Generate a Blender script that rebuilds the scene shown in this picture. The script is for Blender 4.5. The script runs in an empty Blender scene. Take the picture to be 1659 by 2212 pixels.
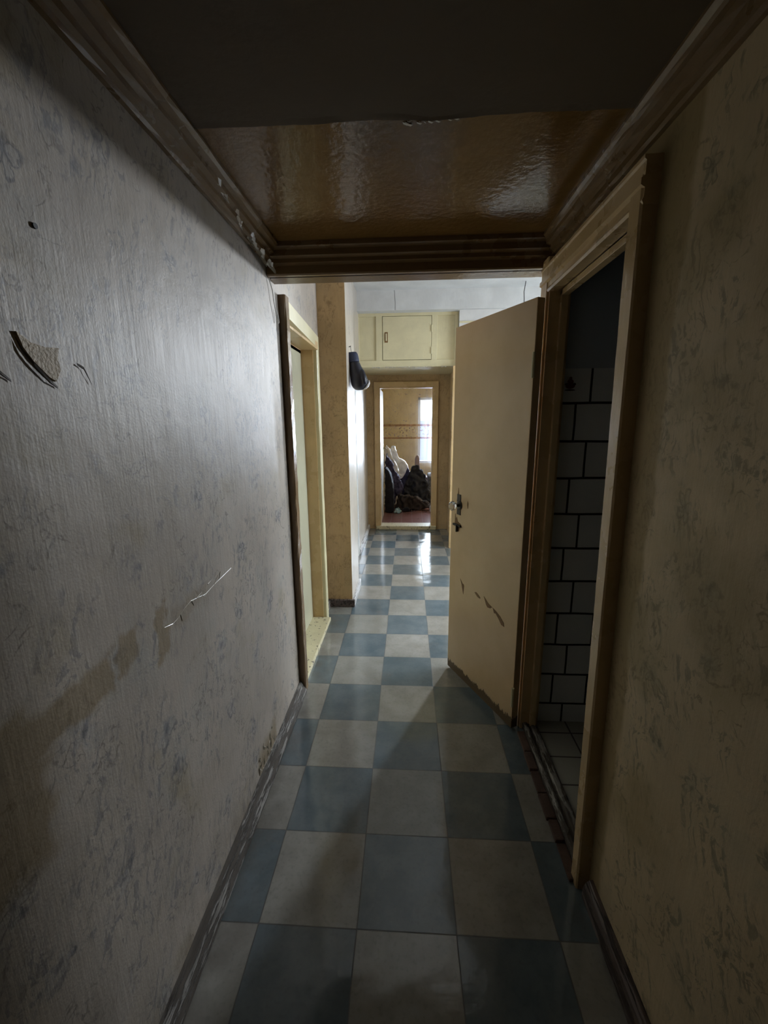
import bpy, bmesh, math, random
from mathutils import Vector, Matrix, noise

C = bpy.context.scene
COL = C.collection
PI = math.pi

# ---------------------------------------------------------------- camera
PITCH, YAW, ROLL, EYE, FOCAL = 0.212214, 0.057118, 0.0085977, 1.4947, 906.468
def camera_axes():
    cp, sp, cy, sy, cr, sr = (math.cos(PITCH), math.sin(PITCH), math.cos(YAW), math.sin(YAW), math.cos(ROLL), math.sin(ROLL))
    f = Vector((-sy*cp, cy*cp, -sp)); r = Vector((cy, sy, 0)); d = f.cross(r)
    return cr*r + sr*d, -sr*r + cr*d, f
r_, d_, f_ = camera_axes()
cd = bpy.data.cameras.new('camera'); cam = bpy.data.objects.new('camera', cd); COL.objects.link(cam)
cd.sensor_fit = 'HORIZONTAL'; cd.sensor_width = 36.0; cd.lens = FOCAL/1659*36.0
cd.clip_start = 0.02; cd.clip_end = 100
cam.matrix_world = Matrix(((r_.x, -d_.x, -f_.x, 0), (r_.y, -d_.y, -f_.y, 0), (r_.z, -d_.z, -f_.z, EYE), (0, 0, 0, 1)))
C.camera = cam

# ---------------------------------------------------------------- light
w = bpy.data.worlds.new('sky'); C.world = w; w.use_nodes = True
_nt = w.node_tree; _g = _nt.nodes.new('ShaderNodeTexCoord'); _s = _nt.nodes.new('ShaderNodeSeparateXYZ'); _r = _nt.nodes.new('ShaderNodeValToRGB')
_nt.links.new(_g.outputs['Generated'], _s.inputs[0]); _nt.links.new(_s.outputs[2], _r.inputs[0]); _nt.links.new(_r.outputs[0], _nt.nodes['Background'].inputs[0])
_r.color_ramp.elements[0].position = 0.0; _r.color_ramp.elements[0].color = (.09, .097, .16, 1)      # trees and ground outside
_r.color_ramp.elements[1].position = 0.02; _r.color_ramp.elements[1].color = (.86, .90, 1.0, 1)     # bright overcast sky
_nt.nodes['Background'].inputs[1].default_value = 10.0
def area(name, loc, rot, sx, sy, watts, col):
    l = bpy.data.lights.new(name, 'AREA'); l.shape = 'RECTANGLE'; l.size = sx; l.size_y = sy; l.energy = watts; l.color = col
    o = bpy.data.objects.new(name, l); COL.objects.link(o); o.location = loc; o.rotation_euler = rot
    return o
# daylight by the kitchen and end room windows; unseen side-hall window added as fill
area('daylight_kitchen_window', (2.11, 6.36, 2.39), (-PI/2, 0, 0), 0.24, 0.22, 190, (0.86, 0.92, 1.0))
area('fill_hall_window', (2.56, 3.5, 1.65), (0, PI/2, 0), 1.5, 1.7, 64, (0.80, 0.89, 1.0))
area('daylight_end_window', (1.12, 9.30, 1.40), (-PI/2, 0, 0), 0.9, 1.5, 330, (0.78, 0.83, 1.0))
C.view_settings.view_transform = 'Standard'; C.view_settings.look = 'None'
C.view_settings.exposure = 0.0; C.view_settings.gamma = 1.0; C.view_settings.use_curve_mapping = False
C.cycles.max_bounces = 14; C.cycles.diffuse_bounces = 4; C.cycles.glossy_bounces = 5; C.cycles.transmission_bounces = 8
C.cycles.transparent_max_bounces = 12
C.cycles.sample_clamp_indirect = 6.0
C.cycles.use_denoising = True

# ---------------------------------------------------------------- node helper
class S:
    """a socket with arithmetic"""
    def __init__(s, nt, k): s.nt = nt; s.k = k
    def m(s, op, *a):
        n = s.nt.nodes.new('ShaderNodeMath'); n.operation = op
        for i, v in enumerate((s,) + a):
            if isinstance(v, S): s.nt.links.new(v.k, n.inputs[i])
            else: n.inputs[i].default_value = v
        return S(s.nt, n.outputs[0])
    def __add__(s, o): return s.m('ADD', o)
    def __sub__(s, o): return s.m('SUBTRACT', o)
    def __mul__(s, o): return s.m('MULTIPLY', o)
    def __truediv__(s, o): return s.m('DIVIDE', o)
    __radd__ = __add__
    __rmul__ = __mul__
    def rsub(s, v): return (s * -1.0) + v
    def abs(s): return s.m('ABSOLUTE')
    def floor(s): return s.m('FLOOR')
    def fract(s): return s.m('FRACT')
    def lt(s, v): return s.m('LESS_THAN', v)
    def gt(s, v): return s.m('GREATER_THAN', v)
    def ramp(s, a, b):
        n = s.nt.nodes.new('ShaderNodeMapRange'); n.interpolation_type = 'SMOOTHSTEP'
        s.nt.links.new(s.k, n.inputs[0]); n.inputs[1].default_value = a; n.inputs[2].default_value = b
        return S(s.nt, n.outputs[0])
    def box(s, a, b, e=.01):
        return s.ramp(a - e, a + e) * s.ramp(b - e, b + e).rsub(1.0)
    def mx(s, o): return s.m('MAXIMUM', o)

class Mat:
    def __init__(s, name):
        s.m = bpy.data.materials.new(name); s.m.use_nodes = True; s.nt = s.m.node_tree
        s.b = s.nt.nodes['Principled BSDF']; s.out = s.nt.nodes['Material Output']
        g = s.nt.nodes.new('ShaderNodeNewGeometry'); s.pos = g.outputs['Position']
        sp = s.nt.nodes.new('ShaderNodeSeparateXYZ'); s.nt.links.new(s.pos, sp.inputs[0])
        s.x, s.y, s.z = (S(s.nt, sp.outputs[i]) for i in range(3))
    def local(s):
        t = s.nt.nodes.new('ShaderNodeTexCoord'); s.pos = t.outputs['Object']
        sp = s.nt.nodes.new('ShaderNodeSeparateXYZ'); s.nt.links.new(s.pos, sp.inputs[0])
        s.x, s.y, s.z = (S(s.nt, sp.outputs[i]) for i in range(3))
        return s
    def vec(s, x=0.0, y=0.0, z=0.0):
        n = s.nt.nodes.new('ShaderNodeCombineXYZ')
        for i, v in enumerate((x, y, z)):
            if isinstance(v, S): s.nt.links.new(v.k, n.inputs[i])
            else: n.inputs[i].default_value = v
        return n.outputs[0]
    def noise(s, scale, v=None, detail=3, rough=.5, dist=0.0):
        n = s.nt.nodes.new('ShaderNodeTexNoise'); n.inputs['Scale'].default_value = scale
        n.inputs['Detail'].default_value = detail; n.inputs['Roughness'].default_value = rough; n.inputs['Distortion'].default_value = dist
        s.nt.links.new(v if v is not None else s.pos, n.inputs['Vector'])
        return S(s.nt, n.outputs[0])
    def rgb(s, c):
        n = s.nt.nodes.new('ShaderNodeRGB'); n.outputs[0].default_value = (*c, 1); return n.outputs[0]
    def mix(s, f, a, b, mode='MIX'):
        n = s.nt.nodes.new('ShaderNodeMix'); n.data_type = 'RGBA'; n.blend_type = mode
        if isinstance(f, S): s.nt.links.new(f.k, n.inputs[0])
        else: n.inputs[0].default_value = f
        for v, i in ((a, 6), (b, 7)):
            s.nt.links.new(s.rgb(v) if isinstance(v, tuple) else v, n.inputs[i])
        return n.outputs[2]
    def col(s, c):
        if isinstance(c, tuple): s.b.inputs['Base Color'].default_value = (*c, 1)
        else: s.nt.links.new(c, s.b.inputs['Base Color'])
        return s
    def put(s, name, v):
        if isinstance(v, S): s.nt.links.new(v.k, s.b.inputs[name])
        else: s.b.inputs[name].default_value = v
        return s
    def rough(s, v): return s.put('Roughness', v)
    def bump(s, h, dist=.002, strength=1.0):
        n = s.nt.nodes.new('ShaderNodeBump'); n.inputs['Distance'].default_value = dist; n.inputs['Strength'].default_value = strength
        s.nt.links.new(h.k, n.inputs['Height']); s.nt.links.new(n.outputs[0], s.b.inputs['Normal'])
        return s

def plain(name, c, rough=.6, var=.18, scale=9, bump=0.0, metallic=0.0, spec=.5):
    a = Mat(name).local()
    n = a.noise(scale, detail=4)
    a.col(a.mix(n, tuple(v*(1-var) for v in c), tuple(min(1, v*(1+var)) for v in c))).rough(rough)
    a.put('Metallic', metallic).put('Specular IOR Level', spec)
    if bump: a.bump(a.noise(scale*8, detail=3), bump)
    return a.m

# ---------------------------------------------------------------- materials
def wallpaper(name, base, flower=(.17, .20, .25), strength=1.0, rough=.42, stains=False, freq=1.0, sheen=.3, drawn=1.0):
    a = Mat(name); u = a.x + a.y; z = a.z
    warp = a.noise(9, detail=3)
    uv = a.vec(u*(4.2*freq) + warp*.45, z*(3.9*freq) + warp*.4, 0.0)
    v = a.nt.nodes.new('ShaderNodeTexVoronoi'); v.voronoi_dimensions = '2D'; v.inputs['Scale'].default_value = 1.0; v.inputs['Randomness'].default_value = .95
    a.nt.links.new(uv, v.inputs['Vector'])
    sc = a.nt.nodes.new('ShaderNodeSeparateColor'); a.nt.links.new(v.outputs['Color'], sc.inputs[0])
    keep = S(a.nt, sc.outputs[0]).gt(.42)
    sub = a.nt.nodes.new('ShaderNodeVectorMath'); sub.operation = 'SUBTRACT'
    a.nt.links.new(uv, sub.inputs[0]); a.nt.links.new(v.outputs['Position'], sub.inputs[1])
    sp = a.nt.nodes.new('ShaderNodeSeparateXYZ'); a.nt.links.new(sub.outputs[0], sp.inputs[0])
    dx, dy = S(a.nt, sp.outputs[0]), S(a.nt, sp.outputs[1])
    ang = dy.m('ARCTAN2', dx) + S(a.nt, sc.outputs[1])*6.0
    r = (dx*dx + dy*dy).m('SQRT')
    fine = a.noise(42, a.vec(u, z, 0.0), detail=5, rough=.62)
    petal = (ang*2.5).m('COSINE').abs()*.10 + .05 + (fine - .5)*.22
    fill = (r - petal).ramp(-.05, .02).rsub(1.0) * keep
    outline = ((r - petal).abs() + (fine - .5)*.06).ramp(.004, .034).rsub(1.0) * keep * a.noise(11, a.vec(u, z, 17.0), detail=2).ramp(.40, .60)
    core = r.ramp(.01, .06).rsub(1.0) * keep
    twig = (a.noise(15, a.vec(u, z*.8, 3.0), detail=3, rough=.55, dist=.8) - .5).abs().ramp(.004, .026).rsub(1.0) * (a.noise(5.0, a.vec(u, z, 7.0), detail=2).ramp(.47, .60))
    twig = twig * fine.ramp(.40, .56)
    tuft = (a.noise(1.0, a.vec(u*62.0 + warp*9.0, z*20.0 + warp*7.0, 2.0), detail=4, rough=.7).ramp(.50, .60)) * a.noise(7.5, a.vec(u, z, 51.0), detail=3).ramp(.45, .60)
    blot = a.noise(26, a.vec(u, z, 5.0), detail=5, rough=.65).ramp(.50, .70) * (r + (fine - .5)*.25).ramp(.08, .36).rsub(1.0)
    streak = a.noise(1.0, a.vec(u*85.0, z*5.0, 0.0), detail=4, rough=.65)
    big = a.noise(2.6, a.vec(u, z*.7, 11.0), detail=4)
    c = a.mix(big.ramp(.3, .7), tuple(t*.84 for t in base), tuple(t*1.10 for t in base))
    c = a.mix(streak.ramp(.35, .75)*.15, c, tuple(t*.55 for t in base))
    c = a.mix((a.noise(6.5, a.vec(u, z, 41.0), detail=5, rough=.7).ramp(.5, .7))*.22*strength, c, tuple(t*.62 + .03*k for k, t in enumerate(base)))
    c = a.mix(fill*.16*strength, c, tuple(t*1.6 for t in flower))
    c = a.mix(blot*.62*strength, c, tuple(t*.6 for t in flower))
    c = a.mix(tuft*.50*strength, c, tuple(t*.55 for t in flower))
    tone = a.noise(3.4, a.vec(u, z*.8, 61.0), detail=5, rough=.7)
    c = a.mix(tone.ramp(.45, .70)*.28, c, (base[0]*.70, base[1]*.66, base[2]*.52))
    c = a.mix(tone.ramp(.30, .46).rsub(1.0)*.25, c, (base[0]*.72, base[1]*.86, base[2]*.95))
    c = a.mix(twig*.75*strength, c, tuple(t*.42 for t in base))
    c = a.mix(outline*.85*drawn*strength, c, tuple(t*.42 for t in flower))
    c = a.mix(core*.75*drawn*strength, c, tuple(t*.35 for t in flower))
    h = streak*.38 + a.noise(170, detail=3)*.22 + a.noise(6, detail=3)*2.2
    if stains == 'left':
        wob = (a.noise(14, detail=4) - .5)*.10
        yy, zz = a.y + wob, z + wob
        s1 = yy.box(.40, .74, .012)*zz.box(.955, 1.045, .012)
        s2 = yy.box(.755, .815, .01)*zz.box(.98, 1.055, .01)
        s3 = yy.box(.895, .935, .006)*zz.box(.93, 1.06, .01)
        s4 = yy.box(.30, .56, .02)*zz.box(.78, .99, .03)
        s5 = yy.box(.95, 1.16, .02)*zz.box(.97, 1.03, .015)
        s6 = yy.box(1.42, 1.66, .02)*zz.box(.05, .17, .03)
        s7 = yy.box(.45, .66, .02)*zz.box(1.90, 2.06, .02)
        s = s1.mx(s2).mx(s3).mx(s4).mx(s6).mx(s7).mx(s5*.55)
        c = a.mix(s*.62, c, (.24, .17, .075))
        c = a.mix(a.noise(5, a.vec(u, z, 21.0), detail=5).ramp(.56, .72)*.45, c, (.30, .24, .13))
        c = a.mix(z.ramp(.0, .32).rsub(1.0)*a.noise(11, detail=4).ramp(.4, .7)*.55, c, (.15, .12, .075))
    if stains == 'right':
        wob = (a.noise(4, detail=3) - .5)*.10
        s = (a.y + wob).box(1.045, 1.30, .012)
        c = a.mix(s*.6, c, (.25, .17, .05))
        c = a.mix(a.noise(3.2, a.vec(u, z, 31.0), detail=4).ramp(.48, .66)*.5, c, (.30, .23, .10))
    a.col(c).rough(streak*.15 + (rough - .07)).put('Specular IOR Level', sheen).bump(h, .0020)
    return a.m

M = {}
M['paper_left'] = wallpaper('wallpaper left', (.46, .405, .34), stains='left', drawn=.75, rough=.48, sheen=.36)
M['paper_right'] = wallpaper('wallpaper right', (.62, .49, .31), flower=(.11, .15, .12), stains='right', freq=1.15, drawn=.5, rough=.5)
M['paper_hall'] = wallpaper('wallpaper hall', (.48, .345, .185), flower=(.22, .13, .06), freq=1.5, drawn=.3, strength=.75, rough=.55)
M['paper_lit'] = wallpaper('wallpaper hall side', (.56, .50, .42), flower=(.36, .33, .30), strength=.5, rough=.30, sheen=.7)  # lit copy of the hall paper, light put into its colour
M['paper_end'] = wallpaper('wallpaper end room', (.60, .45, .20), flower=(.40, .25, .10), strength=.6, freq=1.3, rough=.6)

def paint(name, c, rough=.32, dirt=(.20, .13, .06), chip=None, dirt_amt=.35, chip_lo=.63, bumpd=.0012):
    a = Mat(name)
    n = a.noise(3.5, detail=5, rough=.6)
    k = a.mix(n.ramp(.35, .75), tuple(v*.90 for v in c), tuple(min(1, v*1.06) for v in c))
    k = a.mix(a.noise(24, detail=5, rough=.7).ramp(.58, .80)*dirt_amt, k, dirt)
    if chip: k = a.mix(a.noise(34, a.vec(a.x, a.y, a.z*.6), detail=5, rough=.65).ramp(chip_lo, chip_lo + .03), k, chip)
    a.col(k).rough(n*.2 + (rough - .1)).bump(a.noise(45, a.vec(a.x, a.y, a.z*.35), detail=4), bumpd)
    return a.m
M['door_paint'] = paint('cream gloss door paint', (.60, .49, .28), rough=.30, dirt_amt=.12)
M['frame_paint'] = paint('tan gloss frame paint', (.60, .43, .22), rough=.28)
M['cream'] = paint('cream cabinet paint', (.66, .60, .38), rough=.35, dirt=(.34, .24, .10), dirt_amt=.3)
M['brown_gloss'] = paint('brown gloss casing paint', (.20, .125, .06), rough=.22, dirt=(.06, .035, .015))
M['cream_green'] = paint('pale green cream door paint', (.50, .485, .35), rough=.33, dirt_amt=.15)
M['cream_chipped'] = paint('chipped cream sill paint', (.62, .56, .36), rough=.4, chip=(.07, .055, .04), chip_lo=.60)
M['white_paint'] = paint('white gloss paint', (.68, .68, .66), rough=.25, dirt=(.4, .36, .28), dirt_amt=.2)
M['beam_paint'] = paint('brown varnished beam paint', (.20, .125, .055), rough=.28, dirt=(.05, .03, .015))
M['ceiling_gloss'] = paint('ochre gloss ceiling paint', (.205, .112, .034), rough=.13, dirt=(.16, .10, .04), bumpd=.0016)
M['ceiling_paper'] = paint('matt brown ceiling paper', (.11, .078, .045), rough=.75, dirt=(.09, .06, .04))
M['hall_ceiling'] = paint('whitewashed hall ceiling', (.62, .63, .62), rough=.8, dirt=(.36, .35, .34), dirt_amt=.25)
M['dark_wood'] = plain('bare dark wood', (.055, .038, .024), rough=.7, var=.4, scale=25, bump=.001)
M['bare_wood'] = plain('bare brown wood', (.20, .105, .035), rough=.65, var=.35, scale=30, bump=.0008)
M['iron'] = plain('dark iron', (.05, .045, .04), rough=.45, metallic=.8, var=.3, scale=40)
M['brass'] = plain('worn brass', (.30, .24, .12), rough=.35, metallic=.9, var=.3, scale=40)
M['kitchen'] = plain('pale kitchen paint', (.62, .60, .52), rough=.7)
M['baseboard'] = None
def flaky(name, light, dark, lo=.46, stretch=1.0):
    a = Mat(name)
    n = a.noise(30, a.vec(a.x*1.6, a.y*.16*stretch, a.z*1.6), detail=6, rough=.72)
    m = n.ramp(lo, lo + .07)
    g = a.noise(90, a.vec(a.x, a.y*.12, a.z), detail=3)
    c = a.mix(m, dark, light)
    c = a.mix(g.ramp(.45, .7)*.5, c, tuple(t*.5 for t in dark))
    a.col(c).rough(m.rsub(1.0)*.4 + .35).bump(m*1.2 + g*.6, .003)
    return a.m
M['baseboard'] = flaky('flaking painted skirting', (.34, .32, .29), (.085, .07, .055), lo=.50)
M['baseboard_dark'] = flaky('brown painted skirting', (.12, .085, .07), (.05, .035, .03), lo=.45)
M['baseboard_pale'] = flaky('pale painted skirting', (.66, .66, .66), (.22, .18, .14), lo=.38)
M['flake'] = plain('lifted paint flakes', (.62, .58, .48), rough=.3, var=.2, scale=30)
M['torn'] = plain('torn paper backing', (.34, .26, .15), rough=.6, var=.25, scale=22, bump=.002)
M['glue'] = plain('old glue edge', (.07, .055, .04), rough=.7)

def floor_mat():
    a = Mat('checkered linoleum tiles')
    u = (a.x + .1485)/.3; v = (a.y*-1.0 + 5.4646)/.3
    u = u + (a.noise(3, detail=2) - .5)*.03
    i, j = u.floor(), v.floor()
    par = ((i + j)*.5).fract().gt(.25)
    cell = a.nt.nodes.new('ShaderNodeTexWhiteNoise'); cell.noise_dimensions = '2D'; a.nt.links.new(a.vec(i, j, 0.0), cell.inputs['Vector'])
    rnd = S(a.nt, cell.outputs['Value'])
    mott = a.noise(8, detail=5, rough=.65)
    mv = a.noise(70, detail=3)
    blue = a.mix(mott.ramp(.3, .7), (.092, .127, .146), (.135, .172, .192))
    beige = a.mix(mott.ramp(.3, .7), (.262, .25, .222), (.335, .325, .295))
    c = a.mix(par, blue, beige)
    c = a.mix(rnd*.28, c, (.12, .14, .13))
    edge = (u.fract() - .5).abs().mx((v.fract() - .5).abs()).gt(.4935)
    c = a.mix(edge*.75, c, (.035, .035, .033))
    c = a.mix(a.noise(3.0, detail=5, rough=.7).ramp(.55, .78)*.35, c, (.14, .11, .08))
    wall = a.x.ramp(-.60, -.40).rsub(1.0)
    c = a.mix(wall*a.noise(9, detail=4).ramp(.3, .6)*.5, c, (.10, .085, .065))  # shade and dirt along the left wall, painted into the tile colour
    c = a.mix(mv.ramp(.5, .75)*.18, c, (.06, .06, .055))
    a.col(c).rough(mott*.09 + .075 + edge*.3).put('Specular IOR Level', .8)
    a.bump(a.noise(4.5, detail=2)*1.3 + a.noise(22, detail=3)*.16 + edge*-.4 + mv*.03, .0030)
    return a.m
M['floor'] = floor_mat()
def end_floor():
    a = Mat('red floor tiles')
    u = (a.x + .09)/.16; v = (a.y - 6.05)/.36
    g = (u.fract() - .5).abs().gt(.478).mx((v.fract() - .5).abs().gt(.488))
    c = a.mix(a.noise(9, detail=4), (.19, .085, .075), (.27, .135, .12))
    c = a.mix(g*.45, c, (.36, .30, .29))
    a.col(c).rough(.20).bump(a.noise(9, detail=3), .0012)
    return a.m
M['end_floor'] = end_floor()
def wall_tiles():
    a = Mat('grey glazed wall tiles')
    row = ((a.z - .120)/.1605)
    k = row.floor()
    odd = (k*.5).fract().gt(.25)
    u = (a.x - .715 - odd*.057)/.165 + (a.y - 1.88)/.165
    jit = (a.noise(6, detail=2) - .5)*.05
    gr = ((row + jit).fract() - .5).abs().gt(.468).mx(((u + jit).fract() - .5).abs().gt(.472))
    tile = a.z.lt(1.705)
    gr = gr * tile
    n = a.noise(5, detail=4)
    c = a.mix(n, (.62, .65, .64), (.76, .77, .76))
    c = a.mix(tile, (.42, .47, .52), c)
    c = a.mix(gr, c, (.02, .02, .018))
    a.col(c).rough(gr*.5 + .30).bump(gr*-1.0 + n*.2, .004)
    return a.m
M['tiles'] = wall_tiles()
def toilet_floor():
    a = Mat('toilet floor tiles')
    gr = (((a.x - .64)/.15).fract() - .5).abs().gt(.475).mx((((a.y)/.15).fract() - .5).abs().gt(.475))
    c = a.mix(a.noise(7, detail=4), (.30, .30, .26), (.40, .39, .34))
    a.col(a.mix(gr, c, (.06, .05, .045))).rough(.5).bump(gr*-1.0, .003)
    return a.m
M['toilet_floor'] = toilet_floor()
M['brick'] = plain('chipped red brick', (.095, .055, .04), rough=.85, var=.5, scale=30, bump=.004)
def glass(name, tint=(.95, 1, 1)):
    a = Mat(name); nt = a.nt
    t = nt.nodes.new('ShaderNodeBsdfTransparent'); t.inputs[0].default_value = (*tint, 1)
    g = nt.nodes.new('ShaderNodeBsdfGlossy'); g.inputs['Roughness'].default_value = .03
    fr = nt.nodes.new('ShaderNodeFresnel'); fr.inputs[0].default_value = 1.45
    m = nt.nodes.new('ShaderNodeMixShader')
    nt.links.new(fr.outputs[0], m.inputs[0]); nt.links.new(t.outputs[0], m.inputs[1]); nt.links.new(g.outputs[0], m.inputs[2]); nt.links.new(m.outputs[0], a.out.inputs[0])
    return a.m
M['pane'] = glass('window glass')
kg = Mat('cut glass'); kg.col((.95, .97, .98)).rough(.03); kg.put('Transmission Weight', .9).put('IOR', 1.5); M['crystal'] = kg.m
def curtain_mat():
    a = Mat('sheer lace curtain'); nt = a.nt; x, z = a.x, a.z
    sc = (x*95.0).m('SINE').abs()*.018
    l1 = (z - 1.405 - sc).abs().lt(.020); l2 = (z - 1.165 + sc*.6).abs().lt(.017)
    band = z.box(1.16, 1.41, .004)
    fl = a.noise(24, a.vec(x, z, 0.0), detail=2).ramp(.58, .63)
    lace = l1.mx(l2).mx(band*fl*.85)
    spr = a.noise(15, a.vec(x, z, 4.0), detail=2).ramp(.66, .70)*z.gt(1.45)*.5
    col = a.mix(lace.mx(spr), (.82, .82, .90), (.36, .20, .12))
    dif = nt.nodes.new('ShaderNodeBsdfDiffuse'); tr = nt.nodes.new('ShaderNodeBsdfTranslucent'); tp = nt.nodes.new('ShaderNodeBsdfTransparent')
    nt.links.new(col, dif.inputs[0]); nt.links.new(col, tr.inputs[0])
    m1 = nt.nodes.new('ShaderNodeMixShader'); m1.inputs[0].default_value = .55
    nt.links.new(dif.outputs[0], m1.inputs[1]); nt.links.new(tr.outputs[0], m1.inputs[2])
    op = lace*.45 + spr*.3 + (a.noise(22, a.vec(x, z*.03, 0.0), detail=1)*.10 + .20)
    m2 = nt.nodes.new('ShaderNodeMixShader'); nt.links.new(op.k, m2.inputs[0]); nt.links.new(tp.outputs[0], m2.inputs[1]); nt.links.new(m1.outputs[0], m2.inputs[2])
    nt.links.new(m2.outputs[0], a.out.inputs[0])
    return a.m
M['curtain'] = curtain_mat()
def cloth(name, c, c2=None, scale=14, rough=.85, bump=.004):
    a = Mat(name).local(); n = a.noise(scale, detail=5, rough=.65)
    a.col(a.mix(n.ramp(.35, .68), c, c2 or tuple(t*.6 for t in c))).rough(rough).bump(a.noise(40, detail=4), bump)
    return a.m
M['black_cloth'] = cloth('black cloth', (.008, .008, .014))
M['navy_leather'] = plain('dark navy leather', (.004, .005, .014), rough=.33, var=.4, scale=16, bump=.001)
M['blue_cuff'] = plain('blue cuff cloth', (.012, .02, .055), rough=.6, var=.4, scale=30, bump=.002)
M['white_trim'] = plain('white leather trim', (.60, .60, .62), rough=.5)
M['quilt'] = cloth('blue purple quilt', (.018, .018, .055), (.07, .055, .12), scale=26)
M['navy_cloth'] = cloth('navy cloth', (.022, .022, .060), (.05, .045, .10))
M['suit'] = cloth('charcoal suit cloth', (.009, .009, .015), (.02, .019, .028))
M['brown_cloth'] = cloth('dark brown clothes', (.018, .013, .011), (.055, .034, .028))
M['white_foam'] = cloth('white wrapped pillow', (.74, .73, .74), (.60, .58, .58), scale=6, rough=.6)
M['teal'] = cloth('white and teal plastic bag', (.62, .70, .74), (.04, .30, .38), scale=22, rough=.35)
M['white_rag'] = cloth('white paper', (.55, .55, .58), scale=30)
M['grey_print'] = cloth('grey patterned upholstery', (.07, .07, .085), (.22, .21, .22), scale=45)
M['lilac_wood'] = plain('brown chair back', (.22, .15, .14), rough=.5)
M['sticker_red'] = plain('dark red print', (.16, .030, .022), rough=.5)
M['sticker_dark'] = plain('dark print', (.035, .02, .018), rough=.5)
M['wire_white'] = plain('white wire', (.72, .70, .64), rough=.4)
M['wire_black'] = plain('black wire', (.012, .012, .012), rough=.5)

# ---------------------------------------------------------------- mesh helpers
def props(o, label=None, cat=None, group=None, kind=None):
    for k, v in (('label', label), ('category', cat), ('group', group), ('kind', kind)):
        if v: o[k] = v
    return o
def obj(name, bm, m, parent=None, smooth=False, loc=None):
    me = bpy.data.meshes.new(name); bmesh.ops.recalc_face_normals(bm, faces=bm.faces); bm.to_mesh(me); bm.free()
    me.materials.append(M[m] if isinstance(m, str) else m)
    if smooth:
        for p in me.polygons: p.use_smooth = True
    o = bpy.data.objects.new(name, me); COL.objects.link(o)
    if parent: o.parent = parent
    if loc: o.location = loc
    return o
def empty(name, loc=(0, 0, 0), rz=0, **k):
    o = bpy.data.objects.new(name, None); COL.objects.link(o); o.location = loc; o.rotation_euler = (0, 0, rz); o.empty_display_size = .1
    return props(o, **k)
def BM(): return bmesh.new()
def box(bm, x0, x1, y0, y1, z0, z1, bev=0.0):
    r = bmesh.ops.create_cube(bm, size=1)
    vs = r['verts']
    for v in vs:
        v.co = Vector(((x0 + x1)/2 + v.co.x*(x1 - x0), (y0 + y1)/2 + v.co.y*(y1 - y0), (z0 + z1)/2 + v.co.z*(z1 - z0)))
    if bev:
        es = list({e for v in vs for e in v.link_edges})
        bmesh.ops.bevel(bm, geom=es, offset=bev, segments=2, profile=.6, affect='EDGES')
    return bm
def prism(bm, poly, z0, z1):
    b = [bm.verts.new((x, y, z0)) for x, y in poly]; t = [bm.verts.new((x, y, z1)) for x, y in poly]
    bm.faces.new(b[::-1]); bm.faces.new(t)
    n = len(poly)
    for i in range(n): bm.faces.new((b[i], b[(i+1) % n], t[(i+1) % n], t[i]))
    return bm
def sweep(bm, prof, a, b, axis='y', n=1, jit=0.0, seed=0):
    """a profile (two coordinates) drawn out along an axis from a to b"""
    rnd = random.Random(seed); rings = []
    for k in range(n + 1):
        t = a + (b - a)*k/n
        ring = []
        for p, q in prof:
            j = (rnd.random() - .5)*jit if 0 < k < n else 0
            j2 = (rnd.random() - .5)*jit if 0 < k < n else 0
            ring.append(bm.verts.new((p + j, t, q + j2) if axis == 'y' else (t, p + j, q + j2) if axis == 'x' else (p + j, q + j2, t)))
        rings.append(ring)
    m = len(prof)
    for k in range(n):
        for i in range(m):
            bm.faces.new((rings[k][i], rings[k][(i+1) % m], rings[k+1][(i+1) % m], rings[k+1][i]))
    bm.faces.new(rings[0]); bm.faces.new(rings[-1][::-1])
    return bm
def tube(bm, pts, r, seg=8):
    pts = [Vector(p) for p in pts]; rings = []
    for i, p in enumerate(pts):
        d = (pts[min(i+1, len(pts)-1)] - pts[max(i-1, 0)]).normalized()
        up = Vector((0, 0, 1)) if abs(d.z) < .9 else Vector((1, 0, 0))
        s = d.cross(up).normalized(); t = s.cross(d)
        rr = r[i] if isinstance(r, (list, tuple)) else r
        rings.append([bm.verts.new(p + (s*math.cos(2*PI*k/seg) + t*math.sin(2*PI*k/seg))*rr) for k in range(seg)])
    for a, b in zip(rings, rings[1:]):
        for k in range(seg): bm.faces.new((a[k], a[(k+1) % seg], b[(k+1) % seg], b[k]))
    bm.faces.new(rings[0][::-1]); bm.faces.new(rings[-1])
    return bm
def lathe(bm, prof, seg=20, mat=None):
    """profile of (radius, height) turned about the local z axis, then moved by mat"""
    vs = []; rings = []
    for r, z in prof:
        ring = [bm.verts.new((r*math.cos(2*PI*k/seg), r*math.sin(2*PI*k/seg), z)) for k in range(seg)]
        rings.append(ring); vs += ring
    for a, b in zip(rings, rings[1:]):
        for k in range(seg): bm.faces.new((a[k], a[(k+1) % seg], b[(k+1) % seg], b[k]))
    bm.faces.new(rings[0][::-1]); bm.faces.new(rings[-1])
    if mat: bmesh.ops.transform(bm, matrix=mat, verts=vs)
    return bm
def struct(name, bm, m, label, cat, parent=None, smooth=False):
    o = obj(name, bm, m, parent, smooth)
    return o if parent else props(o, label=label, cat=cat, kind='structure')

# ================================================================ the setting
ZC, ZH = 2.212, 2.868          # corridor ceiling, hall ceiling
Y0 = -3.6                      # corridor end behind the viewer

# floor of corridor and hall (and kitchen)
struct('floor', box(BM(), -.95, 4.2, Y0, 5.86, -.10, 0), 'floor', 'corridor floor of checkered grey blue and beige linoleum tiles', 'floor')
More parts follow.
